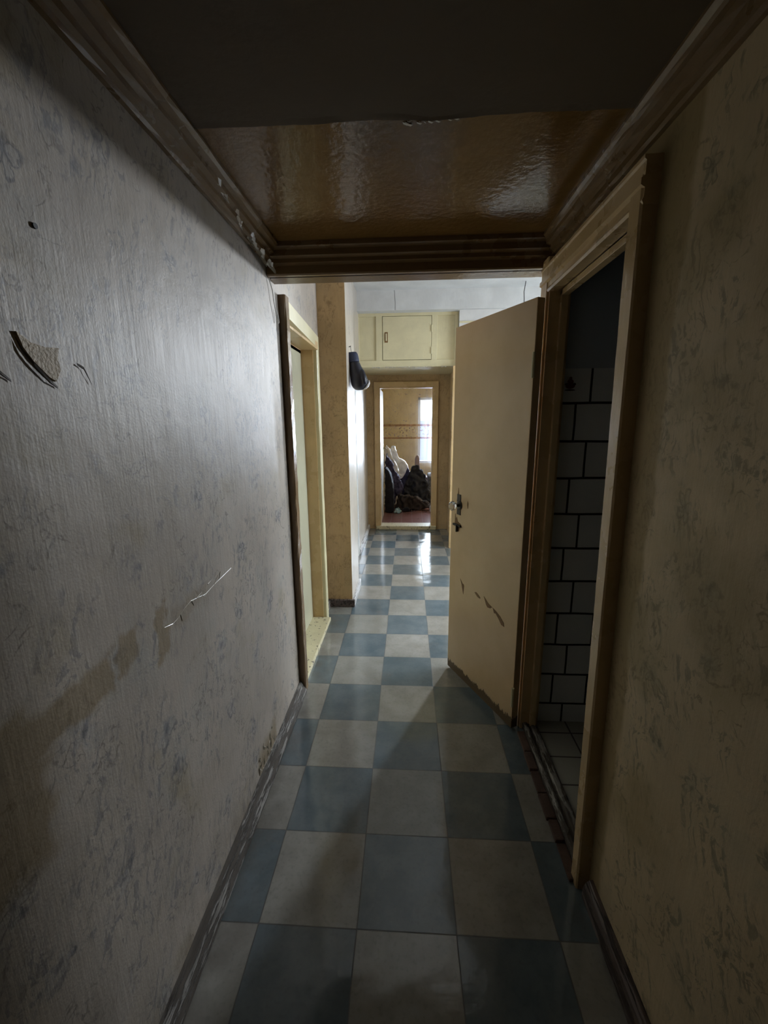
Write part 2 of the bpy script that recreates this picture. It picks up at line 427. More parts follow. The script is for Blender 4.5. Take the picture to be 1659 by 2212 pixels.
# left wall: front run, piece above the door, piece after the door
b = BM()
prism(b, [(-.588, Y0), (-.600, .95), (-.604, 2.10), (-.80, 2.10), (-.80, Y0)], 0, ZH)
prism(b, [(-.604, 2.10), (-.645, 2.96), (-.80, 2.96), (-.80, 2.10)], 2.02, ZH)
prism(b, [(-.645, 2.96), (-.655, 3.22), (-.80, 3.22), (-.80, 2.96)], 0, ZH)
wl = struct('wall_left', b, 'paper_left', 'left corridor wall with worn grey floral wallpaper', 'wall')
# torn paper on the left wall
def flat_patch(pts, x=-.6, t=.0012):
    bm = BM(); a = [bm.verts.new((x + t, y, z)) for y, z in pts]; c = [bm.verts.new((x - .004, y, z)) for y, z in pts]
    bm.faces.new(a); n = len(pts)
    bm.faces.new(c[::-1])
    for i in range(n): bm.faces.new((a[i], c[i], c[(i+1) % n], a[(i+1) % n]))
    return bm
obj('torn_patch', flat_patch([(.650, 1.634), (.672, 1.622), (.700, 1.619), (.728, 1.622), (.722, 1.606), (.724, 1.585), (.712, 1.566), (.698, 1.572), (.672, 1.594), (.658, 1.612)], x=-.5965), 'torn', wl)
def flap(pts, lift, x=-.597):
    bm = BM(); n = 8; rows = []
    for k in range(n + 1):
        t = k/n
        i = t*(len(pts) - 1); q = min(int(i), len(pts) - 2); f = i - q
        y, z = [pts[q][c]*(1 - f) + pts[q+1][c]*f for c in (0, 1)]
        h = lift*math.sin(PI*t)
        rows.append([bm.verts.new((x, y, z - .004)), bm.verts.new((x + h*.7, y - h*.25, z - .003)), bm.verts.new((x + h, y - h*.5, z + h*.5))])
    for a, c in zip(rows, rows[1:]):
        for j in range(2): bm.faces.new((a[j], a[j+1], c[j+1], c[j]))
    return bm
o = obj('paper_flap', flap([(.648, 1.628), (.657, 1.606), (.672, 1.589), (.698, 1.566), (.714, 1.558)], .0045), 'glue', wl)
o = obj('paper_flap', flap([(.560, 1.590), (.600, 1.578), (.628, 1.561)], .0035), 'glue', wl)
o = obj('paper_flap', flap([(.765, 1.603), (.780, 1.597), (.795, 1.570)], .0015), 'glue', wl)
WX = lambda y: -.600 - max(0, y - .95)*.00348
# nail hole, scratch of scuffed paper
obj('nail_hole', lathe(BM(), [(.0045, -.003), (.0045, .0012)], 10, Matrix.Translation((-.5975, .722, 1.806)) @ Matrix.Rotation(PI/2, 4, 'Y')), 'wire_black', wl)
bm = BM(); rnd = random.Random(4)
path = [(.925, 1.000), (.96, .992), (.985, .995), (1.02, 1.006), (1.055, 1.012), (1.10, 1.004), (1.14, .996), (1.20, 1.003), (1.26, 1.006), (1.33, 1.010)]

for q in ((0, 3), (3, 5), (5, 7), (7, 9)): tube(bm, [(WX(y), y, z) for y, z in path[q[0]:q[1] + 1]], [.0005] + [.0012]*(q[1]-q[0]-1) + [.0006], 5)
for y, z, dy, dz in ((1.09, 1.006, .03, .006), (1.12, 1.0, .022, -.012), (1.20, 1.004, .03, .018), (1.235, 1.008, .012, .02), (1.0, 1.0, .004, -.022), (1.16, 1.02, .025, .004), (1.06, 1.01, .01, -.018)):
    tube(bm, [(WX(y), y, z), (WX(y + dy) + .0006, y + dy, z + dz)], [.0017, .0004], 5)
obj('scuff_mark', bm, 'flake', wl)
bm = BM(); rnd = random.Random(9)
for k in range(26):                     # frayed paper above the skirting
    y = 1.42 + rnd.random()*.26; z = .07 + rnd.random()*.09
    tube(bm, [(WX(y), y, z), (WX(y) + .004, y + rnd.uniform(-.02, .02), z + rnd.uniform(-.03, .05))], [.0018, .0008], 4)
obj('frayed_paper', bm, 'flake', wl)
# vertical seam where two paper widths meet
for pts in ([(.925, 2.0), (.926, 1.80), (.918, 1.72), (.915, 1.62), (.935, 1.5), (.94, .9)], [(1.40, 1.9), (1.405, 1.4), (1.398, .95), (1.41, .2)]):
    bm = BM(); tube(bm, [(-.6008 - max(0, y - .95)*.0035, y, z) for y, z in pts], .0010, 5); obj('paper_seam', bm, 'paper_left', wl)

# pillar in the hall
b = BM(); prism(b, [(-.80, 3.222), (-.452, 3.222), (-.456, 3.69), (-.80, 3.69)], 0, ZH)
struct('wall_pillar', b, 'paper_hall', 'brown wallpapered pier jutting from the left hall wall', 'wall')
# lit copy of the paper, light painted in, on pier side and hall wall beyond
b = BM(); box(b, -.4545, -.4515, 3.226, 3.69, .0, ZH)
struct('wall_pillar_side', b, 'paper_lit', 'side of the pier behind the boxing glove, light painted into its paper', 'wall')
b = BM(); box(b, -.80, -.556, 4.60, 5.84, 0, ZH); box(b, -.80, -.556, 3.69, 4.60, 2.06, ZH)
struct('wall_hall_left', b, 'paper_lit', 'left hall wall beyond the pier, light painted into its paper', 'wall')

# right wall with the toilet doorway
b = BM()
box(b, .592, .642, Y0, 1.165, 0, ZH); box(b, .592, .642, 1.165, 1.86, 2.035, ZH); box(b, .592, .642, 1.86, 1.95, 0, ZH)
wr = struct('wall_right', b, 'paper_right', 'right corridor wall with dim yellowish floral wallpaper', 'wall')
# partition that closes the toilet towards the hall
struct('wall_partition', box(BM(), .642, 2.75, 1.95, 2.06, 0, ZH), 'paper_hall', 'partition wall between toilet and hall', 'wall')
# toilet
b = BM(); box(b, .642, 1.90, 1.882, 1.95, 0, 2.5)
wt = struct('wall_toilet', b, 'tiles', 'toilet wall of grey tiles with dark joints', 'wall')
b = BM(); box(b, 1.90, 1.98, .2, 1.95, 0, 2.5); box(b, .642, 1.98, .12, .2, 0, 2.5)
struct('wall_toilet_side', b, 'tiles', 'tiled side walls of the toilet', 'wall')
struct('floor_toilet', box(BM(), .630, 1.90, .2, 1.882, .0, .018), 'toilet_floor', 'small grey toilet floor tiles behind the doorway', 'floor')
struct('ceiling_toilet', box(BM(), .642, 1.98, .12, 1.95, 2.5, 2.56), 'ceiling_paper', 'dark toilet ceiling', 'ceiling')
# unseen back wall behind the viewer, finished dark to soak up bounced light
struct('wall_back', box(BM(), -.80, .69, Y0 - .1, Y0, 0, ZH), 'dark_wood', 'wall closing the corridor behind the viewer', 'wall')

# corridor ceiling: glossy board, and the matt papered stretch with its lifted edge
ce = struct('ceiling', box(BM(), -.64, .64, Y0, 1.96, ZC, ZC + .05), 'ceiling_gloss', 'low glossy brown corridor ceiling', 'ceiling')
bm = BM(); rnd = random.Random(3); n = 60; rows = []
for k in range(n + 1):
    x = -.60 + 1.19*k/n
    e = 1.192 + .005*noise.noise(Vector((x*5, 0, 0))) + .004*noise.noise(Vector((x*30, 2, 0)))
    lift = .002 + .003*max(0, noise.noise(Vector((x*7, 5, 0)))) + .003*math.exp(-((x - .05)/.10)**2)
    rows.append([bm.verts.new((x, Y0, ZC - .001)), bm.verts.new((x, 1.0, ZC - .002)), bm.verts.new((x, e - .02, ZC - .003)), bm.verts.new((x, e, ZC - .002 - lift)), bm.verts.new((x, e + .001, ZC - lift)), bm.verts.new((x, 1.0, ZC + .002))])
for a, c in zip(rows, rows[1:]):
    for j in range(5): bm.faces.new((a[j], a[j+1], c[j+1], c[j]))
obj('ceiling_paper', bm, 'ceiling_paper', ce)
bm = BM(); rnd = random.Random(12)
for k in range(16):
    x = -.02 + rnd.random()*.14; y = 1.196 + rnd.random()*.014
    s = .004 + rnd.random()*.008
    v = [bm.verts.new((x, y, ZC - .001)), bm.verts.new((x + s*1.5, y + s*.3, ZC - .004)), bm.verts.new((x + s, y + s, ZC - .002)), bm.verts.new((x + .2*s, y + s*.7, ZC - .001))]
    bm.faces.new(v)
obj('lifted_paint', bm, 'flake', ce)

# beam over the corridor mouth with stepped fascia
b = BM()
box(b, -.66, .60, 1.95, 2.04, 2.105, ZH)
struct('beam', b, 'beam_paint', 'wall above the corridor mouth', 'beam').name = 'trim_5'
b = BM()
sweep(b, [(1.96, 2.105), (1.930, 2.105), (1.925, 2.110), (1.925, 2.140), (1.905, 2.146), (1.905, 2.160), (1.885, 2.166), (1.885, 2.188), (1.865, 2.195), (1.865, ZC), (1.96, ZC)], -.60, .592, 'x')
struct('trim_1', b, 'beam_paint', 'dark stepped moulding across the end of the low ceiling', 'moulding')
# cornices along both walls
def cornice(s, xw, xe, name, m, label, seed):
    p = [(xw, 2.146), (xw + s*.012, 2.146), (xw + s*.016, 2.156), (xw + s*.028, 2.160), (xw + s*.030, 2.172), (xw + s*.046, 2.178), (xw + s*.048, 2.190), (xe - s*.008, 2.194), (xe, 2.202), (xe, ZC), (xw, ZC)]
    bm = BM(); sweep(bm, p, Y0, 1.93, 'y', 90, .0022, seed)
    return struct(name, bm, m, label, 'moulding')
tl = cornice(1, -.600, -.528, 'trim_2', 'beam_paint', 'chipped brown cornice over the left wall', 1)
cornice(-1, .592, .528, 'trim_3', 'beam_paint', 'brown ribbed cornice over the right wall', 2)
bm = BM(); rnd = random.Random(21)
for k in range(70):
    y = 1.28 + .62*rnd.random()**.8; s = .006 + .016*rnd.random()
    q = rnd.random(); x = -.586 + .03*q*q; z = 2.122 + .075*min(1, (1.9 - y)/.6) - .01*q; x = max(x, -.60 + .35*max(0, z - 2.146))
    d = Vector((.002 + rnd.random()*.004, 0, -.003 - rnd.random()*.005))
    v = [bm.verts.new((x, y, z)), bm.verts.new((x + d.x, y + s*2, z + d.z)), bm.verts.new((x + .010*rnd.random(), y + s*1.6, z + .012)), bm.verts.new((x + .004, y + .3*s, z + .010))]
    bm.faces.new(v)
obj('paint_flakes', bm, 'flake', tl)

# skirting boards
bm = BM(); sweep(bm, [(-.61, 0), (-.566, 0), (-.566, .014), (-.574, .030), (-.584, .046), (-.590, .066), (-.61, .070)], Y0, 2.085, 'y', 120, .003, 5)
struct('baseboard_left', bm, 'baseboard', 'flaking grey skirting along the left wall', 'skirting board')
bm = BM(); sweep(bm, [(.60, 0), (.562, 0), (.562, .030), (.570, .055), (.582, .066), (.60, .068)], Y0, 1.09, 'y', 60, .002, 6)
struct('baseboard_right', bm, 'baseboard_dark', 'dark brown skirting along the right wall', 'skirting board')
bm = BM(); box(bm, -.665, -.432, 3.198, 3.222, 0, .062, .004)
struct('baseboard_pillar', bm, 'baseboard_dark', 'brown skirting across the foot of the pier', 'skirting board')
bm = BM(); box(bm, -.4515, -.430, 3.222, 3.69, 0, .062, .004); box(bm, -.556, -.532, 4.60, 5.80, 0, .062, .004)
struct('baseboard_hall', bm, 'baseboard_pale', 'pale skirting along the left hall wall', 'skirting board')
bm = BM(); box(bm, -.655, -.634, 3.02, 3.2, 0, .06, .004)
struct('baseboard_nook', bm, 'baseboard', 'short skirting between left door and pier', 'skirting board')

# hall: ceiling, beam, back wall with kitchen doorway, right side with an added window for fill light
struct('ceiling_hall', box(BM(), -.80, 2.75, 2.04, 4.90, ZH, ZH + .06), 'hall_ceiling', 'high white hall ceiling', 'ceiling')
b = BM(); box(b, -.80, 2.75, 4.885, 5.0, 2.668, ZH)
bh = struct('trim_4', b, 'hall_ceiling', 'white beam across the hall above the storage cabinet', 'beam')
bm = BM(); tube(bm, [(-.148, 4.8845, ZH), (-.144, 4.8845, 2.80), (-.138, 4.8845, 2.74), (-.140, 4.8845, 2.668)], .0015, 5)
obj('crack', bm, 'wire_black', bh)
b = BM()
box(b, .556, 1.10, 4.93, 5.05, 0, 2.668); box(b, 2.05, 4.1, 4.93, 5.05, 0, ZH); box(b, 1.10, 2.05, 4.93, 5.05, 2.66, ZH)
struct('wall_hall_back', b, 'white_paint', 'white hall wall beside the storage cabinet', 'wall')
struct('trim_6', box(BM(), .556, 1.095, 4.916, 4.93, 2.535, 2.552, .003), 'cream', 'thin cream rail on the white hall wall', 'rail')
b = BM(); box(b, .556, .66, 5.05, 5.80, 0, 2.70)
struct('wall_niche', b, 'paper_hall', 'brown papered wall right of the end door', 'wall')
struct('trim_7', box(BM(), .497, .560, 4.885, 4.945, 0, 2.09, .004), 'frame_paint', 'tan post at the corner before the end door', 'post')
b = BM(); box(b, 2.65, 2.75, 2.06, 2.70, 0, ZH); box(b, 2.65, 2.75, 4.30, 4.93, 0, ZH); box(b, 2.65, 2.75, 2.70, 4.30, 0, .78); box(b, 2.65, 2.75, 2.70, 4.30, 2.52, ZH)
struct('wall_hall_right', b, 'white_paint', 'right hall wall around its added window', 'wall')
def window(name, x0, x1, y0, y1, z0, z1, label, axis):
    e = empty(name, ((x0+x1)/2, (y0+y1)/2, z0), label=label, cat='window', kind='structure')
    L = e.location
    fr = BM(); t = .05
    if axis == 'x':
        for a in ((y0, y0+t), (y1-t, y1), ((y0+y1)/2 - t/2, (y0+y1)/2 + t/2)): box(fr, x0-L.x, x1-L.x, a[0]-L.y, a[1]-L.y, 0, z1-z0, .003)
        for a in ((0, t), (z1-z0-t, z1-z0)): box(fr, x0-L.x, x1-L.x, y0-L.y, y1-L.y, a[0], a[1], .003)
        pn = box(BM(), -.003, .003, y0+t*.6-L.y, y1-t*.6-L.y, t*.6, z1-z0-t*.6)
    else:
        for a in ((x0, x0+t), (x1-t, x1)): box(fr, a[0]-L.x, a[1]-L.x, y0-L.y, y1-L.y, 0, z1-z0, .003)
        for a in ((0, t), (z1-z0-t, z1-z0)): box(fr, x0-L.x, x1-L.x, y0-L.y, y1-L.y, a[0], a[1], .003)
        pn = box(BM(), x0+t*.6-L.x, x1-t*.6-L.x, -.003, .003, t*.6, z1-z0-t*.6)
    obj('window_frame', fr, 'white_paint', e); obj('pane', pn, 'pane', e)
    return e
window('window_3', 2.665, 2.735, 2.70, 4.30, .78, 2.52, 'unseen window added in the right hall wall for fill light', 'x')
# kitchen shell
b = BM()
box(b, .80, .88, 5.05, 6.5, 0, 2.75); box(b, 4.1, 4.2, 4.93, 6.5, 0, 2.75)
box(b, .80, 1.88, 6.4, 6.5, 0, 2.75); box(b, 2.34, 4.2, 6.4, 6.5, 0, 2.75); box(b, 1.88, 2.34, 6.4, 6.5, 0, 2.15); box(b, 1.88, 2.34, 6.4, 6.5, 2.62, 2.75)
struct('wall_kitchen', b, 'kitchen', 'kitchen walls behind the hall', 'wall')
window('window_2', 1.88, 2.34, 6.42, 6.48, 2.15, 2.62, 'small high kitchen window', 'y')
struct('floor_kitchen', box(BM(), .80, 4.2, 5.86, 6.5, -.1, 0), 'floor', 'kitchen floor', 'floor')
struct('ceiling_kitchen', box(BM(), .80, 4.2, 5.0, 6.5, 2.75, 2.8), 'hall_ceiling', 'kitchen ceiling', 'ceiling')

# end wall with its doorway, end room
b = BM()
box(b, -.80, -.385, 5.80, 5.94, 0, 2.70); box(b, .345, .70, 5.80, 5.94, 0, 2.70); box(b, -.385, .345, 5.80, 5.94, 1.945, 2.70)
struct('wall_end', b, 'paper_hall', 'brown papered end wall around the bright doorway', 'wall')
b = BM(); box(b, -1.7, -1.62, 5.94, 9.1, 0, 2.6); box(b, .72, .80, 5.94, 6.62, 0, 2.6); box(b, .80, 1.78, 6.54, 6.62, 0, 2.6); box(b, 1.78, 1.86, 6.54, 9.1, 0, 2.6); box(b, -1.7, -.80, 5.86, 5.94, 0, 2.6)
box(b, -1.7, .215, 9.0, 9.12, 0, 2.6); box(b, .215, 1.50, 9.0, 9.12, 0, .62); box(b, .215, 1.50, 9.0, 9.12, 1.975, 2.6); box(b, 1.50, 1.78, 9.0, 9.12, 0, 2.6)
struct('wall_far', b, 'paper_end', 'yellow wallpapered walls of the end room', 'wall')
struct('floor_end_room', box(box(BM(), -1.7, .80, 5.86, 9.1, -.1, .02), .80, 1.86, 6.54, 9.1, -.1, .02), 'end_floor', 'dark red tiled floor of the end room', 'floor')
struct('ceiling_end_room', box(box(BM(), -1.7, .80, 5.86, 9.1, 2.6, 2.66), .80, 1.86, 6.54, 9.1, 2.6, 2.66), 'hall_ceiling', 'end room ceiling', 'ceiling')
struct('ceiling_niche', box(BM(), -.80, .66, 5.0, 5.86, 2.70, 2.76), 'hall_ceiling', 'ceiling over the end of the hall', 'ceiling')
window('window_1', .215, 1.50, 9.03, 9.09, .62, 1.975, 'bright window behind the sheer curtain', 'y')

# ---------------------------------------------------------------- doors
# door_1: toilet door, standing open into the corridor
HX, HY = .512, 1.828; FX, FY = .250, 2.370
rz = math.atan2(FY - HY, FX - HX)
d1 = empty('door_1', (.592, 1.5, 0), label='open cream door of the toilet with bare chipped paint', cat='door', kind='structure')
def under(parent, bm, off):
    bmesh.ops.translate(bm, vec=-Vector(off), verts=bm.verts); return bm
D1 = (.592, 1.5, 0)
b = BM()        # casing round the opening on the corridor side, uneven and thickly painted
rnd = random.Random(8); R_ = []
for k in range(41):
    z = 2.06*k/40; ya = 1.111 + .054*k/40; yb = 1.156 + .066*min(1, k/36); j = lambda: (rnd.random() - .5)*.0026
    R_.append([b.verts.new(p) for p in ((.552, ya + .004 + j(), z), (.5515, yb - .005 + j(), z), (.556, yb + j(), z), (.600, 1.203, z), (.600, ya, z), (.557, ya, z))])
for p, q in zip(R_, R_[1:]):
    for i in range(6): b.faces.new((p[i], p[(i+1) % 6], q[(i+1) % 6], q[i]))
b.faces.new(R_[0]); b.faces.new(R_[-1][::-1])
sweep(b, [(.556, 1.857), (.552, 1.862), (.552, 1.934), (.556, 1.938), (.600, 1.938), (.600, 1.857)], 0, 2.125, 'z', 4)
sweep(b, [(.600, 1.995), (.556, 1.995), (.552, 2.003), (.556, 2.012), (.556, 2.030), (.546, 2.036), (.546, 2.050), (.554, 2.056), (.554, 2.086), (.549, 2.090), (.549, 2.098), (.600, 2.098)], 1.160, 1.938, 'y')
obj('casing', under(d1, b, D1), 'frame_paint', d1)
b = BM()
box(b, .592, .645, 1.182, 1.203, 0, 2.02, .003); box(b, .56, .645, 1.845, 1.884, 0, 2.02, .003); box(b, .603, .630, 1.825, 1.846, 0, 2.0, .002)
box(b, .592, .645, 1.182, 1.868, 1.995, 2.035, .003); box(b, .603, .630, 1.2, 1.846, 1.975, 1.997, .002)
obj('jamb', under(d1, b, D1), 'frame_paint', d1)
b = BM()
sweep(b, [(.572, 0), (.572, .030), (.578, .036), (.590, .036), (.596, .028), (.604, .028), (.610, .036), (.634, .034), (.640, .020), (.640, 0)], 1.20, 1.846, 'y', 30, .005, 14)
obj('threshold', under(d1, b, D1), 'baseboard', d1)
b = BM(); rnd = random.Random(2); y = 1.13
while y < 1.72:
    l = .075 + rnd.random()*.05
    box(b, .530 + rnd.random()*.008, .570, y, y + l, 0, .012 + rnd.random()*.008, .003); y += l + .008
obj('brick_edging', under(d1, b, D1), 'brick', d1)
leaf_w, leaf_h = .60, 1.972
ca, sa = math.cos(rz), math.sin(rz)
def leafmat():
    a = Mat('cream gloss toilet door'); n = a.noise(3, detail=5, rough=.6)
    k = a.mix(n.ramp(.3, .75), (.63, .44, .245), (.71, .51, .30))
    edge = (a.noise(26, a.vec(a.x*2.0, a.y*2.0, a.z*.7), detail=5, rough=.7)*.11 + .012)
    worn = (a.z - edge).ramp(-.006, .006).rsub(1.0)
    k = a.mix(worn*.9, k, (.075, .045, .018))
    k = a.mix(a.noise(38, detail=5, rough=.7).ramp(.66, .74)*.25, k, (.22, .14, .05))
    a.col(k).rough(worn*.4 + .24).bump(a.noise(16, detail=4)*.8 + a.noise(70, detail=2)*.15 + worn*-.3, .0014)
    return a.m
M['leaf'] = leafmat()
b = BM(); box(b, 0, leaf_w, -.038, 0, .012, leaf_h, .003)     # local: x along leaf, visible face at y = +0 or -
leaf = obj('door_leaf', b, 'leaf', d1); leaf.location = (HX - D1[0], HY - D1[1], 0); leaf.rotation_euler = (0, 0, rz)
# the visible face looks to -x,-y : local +y after turning by rz
def on_leaf(name, bm, m, smooth=False):
    return obj(name, bm, m, leaf, smooth)
def chip(pts, t=.0012):
    bm = BM(); a = [bm.verts.new((u, t, z)) for u, z in pts]; c = [bm.verts.new((u, -.003, z)) for u, z in pts]
    bm.faces.new(a); bm.faces.new(c[::-1]); n = len(pts)
    for i in range(n): bm.faces.new((a[i], c[i], c[(i+1) % n], a[(i+1) % n]))
    return bm
for pts in ([(.485, .622), (.462, .600), (.450, .600), (.446, .590), (.448, .570), (.452, .540), (.460, .562), (.470, .590), (.478, .606)],
            [(.345, .594), (.330, .600), (.312, .594), (.290, .582), (.296, .576), (.318, .578), (.332, .586)],
            [(.262, .604), (.245, .594), (.222, .580), (.190, .572), (.205, .560), (.228, .556), (.240, .566), (.250, .584)],
            [(.185, .572), (.160, .566), (.125, .552), (.095, .530), (.090, .512), (.112, .512), (.138, .536), (.160, .552), (.172, .548)]):
    on_leaf('bare_patch', chip(pts), 'bare_wood')
on_leaf('bare_patch', chip([(.530, 1.135), (.524, 1.09), (.520, 1.06), (.545, 1.055), (.536, 1.10)]), 'bare_wood')
on_leaf('bare_patch', chip([(.440, 1.075), (.432, 1.062), (.436, 1.035), (.442, 1.055)]), 'bare_wood')
on_leaf('bare_patch', chip([(.556, .985), (.549, .955), (.540, .97), (.530, .945), (.500, .935), (.486, .918), (.515, .908), (.560, .922)]), 'bare_wood')
b = BM(); lathe(b, [(.026, -.002), (.026, .004), (.020, .008), (.012, .010)], 20, Matrix.Translation((.515, 0, 1.040)) @ Matrix.Rotation(-PI/2, 4, 'X'))
box(b, .503, .540, -.001, .0025, .985, 1.10, .001)
on_leaf('lock_plate', b, 'iron')
b = BM(); lathe(b, [(.009, .006), (.009, .022), (.012, .026)], 12, Matrix.Translation((.515, 0, 1.040)) @ Matrix.Rotation(-PI/2, 4, 'X'))
on_leaf('knob_neck', b, 'brass', True)
b = BM(); lathe(b, [(.010, .024), (.020, .030), (.027, .042), (.026, .054), (.018, .062), (.008, .064)], 8, Matrix.Translation((.515, 0, 1.040)) @ Matrix.Rotation(-PI/2, 4, 'X'))
on_leaf('knob', b, 'crystal')
b = BM(); box(b, .492, .568, .0, .010, .918, .930, .002); box(b, .520, .527, .0, .016, .888, .926, .001)
on_leaf('bolt', b, 'iron')
for z in (1.714, .188):
    b = BM(); lathe(b, [(.007, -.05), (.007, .05)], 10, Matrix.Translation((-.004, .006, z))); on_leaf('hinge', b, 'cream')

# door_2: left door with casing, jambs, threshold
D2 = (-.62, 2.55, 0)
d2 = empty('door_2', D2, label='pale green panel door in the left wall', cat='door', kind='structure')
rnd = random.Random(31)
b = BM(); sweep(b, [(-.606, 2.085), (-.576, 2.082), (-.570, 2.088), (-.570, 2.140), (-.576, 2.150), (-.606, 2.150)], 0, 2.075, 'z', 40, .003, 3)
obj('near_casing', under(d2, b, D2), 'brown_gloss', d2)
b = BM(); sweep(b, [(-.645, 2.965), (-.618, 2.965), (-.612, 2.972), (-.612, 3.015), (-.618, 3.022), (-.66, 3.022)], 0, 2.0, 'z', 20, .002, 4)
b2 = b
vs = []
for y, x in ((2.10, -.572), (3.022, -.612)):
    vs.append([b.verts.new((x, y, 1.985)), b.verts.new((x, y, 2.062)), b.verts.new((x - .05, y, 2.062)), b.verts.new((x - .05, y, 1.985))])
for i in range(4): b.faces.new((vs[0][i], vs[0][(i+1) % 4], vs[1][(i+1) % 4], vs[1][i]))
b.faces.new(vs[0]); b.faces.new(vs[1][::-1])
obj('far_casing', under(d2, b, D2), 'cream', d2)
b = BM(); box(b, -.80, -.604, 2.100, 2.150, 0, 1.995, .003); box(b, -.80, -.640, 2.958, 2.985, 0, 1.995, .003); box(b, -.80, -.606, 2.12, 2.97, 1.970, 2.02, .003)
box(b, -.742, -.722, 2.150, 2.958, 1.945, 1.972, .002)
obj('jamb', under(d2, b, D2), 'frame_paint', d2)
b = BM(); box(b, -.758, -.722, 2.152, 2.956, .03, 1.968, .003)
obj('door_leaf', under(d2, b, D2), 'cream_green', d2)
b = BM(); box(b, -.80, -.585, 2.150, 2.958, 0, .030, .006)
obj('threshold', under(d2, b, D2), 'cream_chipped', d2)
# door_3: closed door in the recess behind the pier
D3 = (-.66, 4.15, 0)
d3 = empty('door_3', D3, label='closed white door recessed behind the pier', cat='door', kind='structure')
b = BM(); box(b, -.70, -.662, 3.78, 4.54, .015, 2.0, .003); obj('door_leaf', under(d3, b, D3), 'white_paint', d3)
b = BM(); box(b, -.78, -.60, 3.69, 3.78, 0, 2.06, .004); box(b, -.78, -.548, 4.54, 4.61, 0, 2.06, .004); box(b, -.78, -.56, 3.69, 4.61, 2.0, 2.07, .004)
obj('casing', under(d3, b, D3), 'white_paint', d3)
# door_4: end doorway, its leaf folded back into the end room
D4 = (-.02, 5.87, 0)
d4 = empty('door_4', D4, label='end doorway with its white door folded back', cat='door', kind='structure')
b = BM(); box(b, -.450, -.385, 5.772, 5.80, 0, 2.0, .004); box(b, .345, .405, 5.772, 5.80, 0, 2.0, .004); box(b, -.450, .405, 5.770, 5.80, 1.940, 2.008, .004)
obj('casing', under(d4, b, D4), 'frame_paint', d4)
b = BM(); box(b, -.392, -.372, 5.79, 5.95, 0, 1.95, .002); box(b, .332, .350, 5.79, 5.95, 0, 1.95, .002); box(b, -.39, .35, 5.79, 5.95, 1.930, 1.95, .002)
obj('jamb', under(d4, b, D4), 'frame_paint', d4)
b = BM(); box(b, -.44, .40, 5.745, 5.96, 0, .052, .008)
obj('threshold', under(d4, b, D4), 'cream_chipped', d4)
b = BM(); box(b, -.418, -.380, 5.955, 6.66, .03, 1.935, .003)
lf4 = obj('door_leaf', under(d4, b, D4), 'white_paint', d4)
b = BM(); box(b, -.380, -.374, 6.575, 6.61, 1.00, 1.14, .001); tube(b, [(-.376, 6.59, 1.09), (-.340, 6.59, 1.09), (-.336, 6.53, 1.088), (-.336, 6.50, 1.085)], .008, 8)
h4 = obj('door_handle', under(d4, b, D4), 'brass', lf4)

# ================================================================ things
# overhead storage cabinet
KX, KY, KZ = -.03, 5.0, 2.098
cab = empty('storage_cabinet', (KX, KY, KZ), label='cream overhead storage cabinet built above the end of the hall', cat='cabinet')
def cb(x0, x1, y0, y1, z0, z1, bev=.003, bm=None): return box(bm or BM(), x0 - KX, x1 - KX, y0 - KY, y1 - KY, z0 - KZ, z1 - KZ, bev)
b = BM(); F0, F1 = 5.0, 5.03
cb(-.605, .5555, F0, F1, 2.098, 2.172, .004, b); cb(-.605, .5555, F0, F1, 2.636, 2.695, .004, b)
for a, c in ((-.605, -.548), (-.360, -.288), (.262, .325), (.515, .5555)): cb(a, c, F0 + .001, F1, 2.165, 2.642, .004, b)
cb(-.605, .5555, F1, 5.80, 2.098, 2.115, .001, b); cb(-.605, .5555, 5.76, 5.80, 2.11, 2.695, .001, b)
cb(-.605, -.59, F1, 5.8, 2.11, 2.695, .001, b); cb(.535, .545, F1, 5.8, 2.11, 2.695, .001, b)
obj('frame', b, 'cream', cab)
for a, c in ((-.550, -.358), (.323, .517)):
    b = cb(a, c, F0 + .017, F0 + .025, 2.168, 2.640, .001)
    obj('panel', b, 'cream', cab)
b = cb(-.284, .258, F0 - .003, F0 + .016, 2.176, 2.632, .004)
cdoor = obj('cabinet_door', b, 'cream', cab)
b = BM(); cb(-.262, -.226, F0 - .006, F0 - .002, 2.36, 2.47, .001, b)
obj('handle_plate', b, 'bare_wood', cdoor)
b = BM(); cb(-.252, -.236, F0 - .016, F0 - .006, 2.375, 2.455, .003, b)
obj('handle', b, 'cream', cdoor)
for z in (2.27, 2.50):
    b = BM(); lathe(b, [(.007, -.036), (.007, .036)], 10, Matrix.Translation((.262 - KX, F0 - .008 - KY, z - KZ))); obj('hinge', b, 'cream', cdoor)
rnd = random.Random(8)
for k in range(40):                       # paint peeling along the lower edge
    x = -.45 + .98*rnd.random(); s = .012 + .032*rnd.random(); h = .005 + .010*rnd.random(); b = BM()
    f = [b.verts.new(p) for p in ((x - KX, -.0005, .004), (x + s - KX, -.001, .004), (x + .8*s - KX, -.004, -h), (x + .2*s - KX, -.004, -h*.6))]
    b.faces.new(f); bmesh.ops.solidify(b, geom=b.faces[:], thickness=.0012)
    obj('paint_flake', b, 'flake', cab)

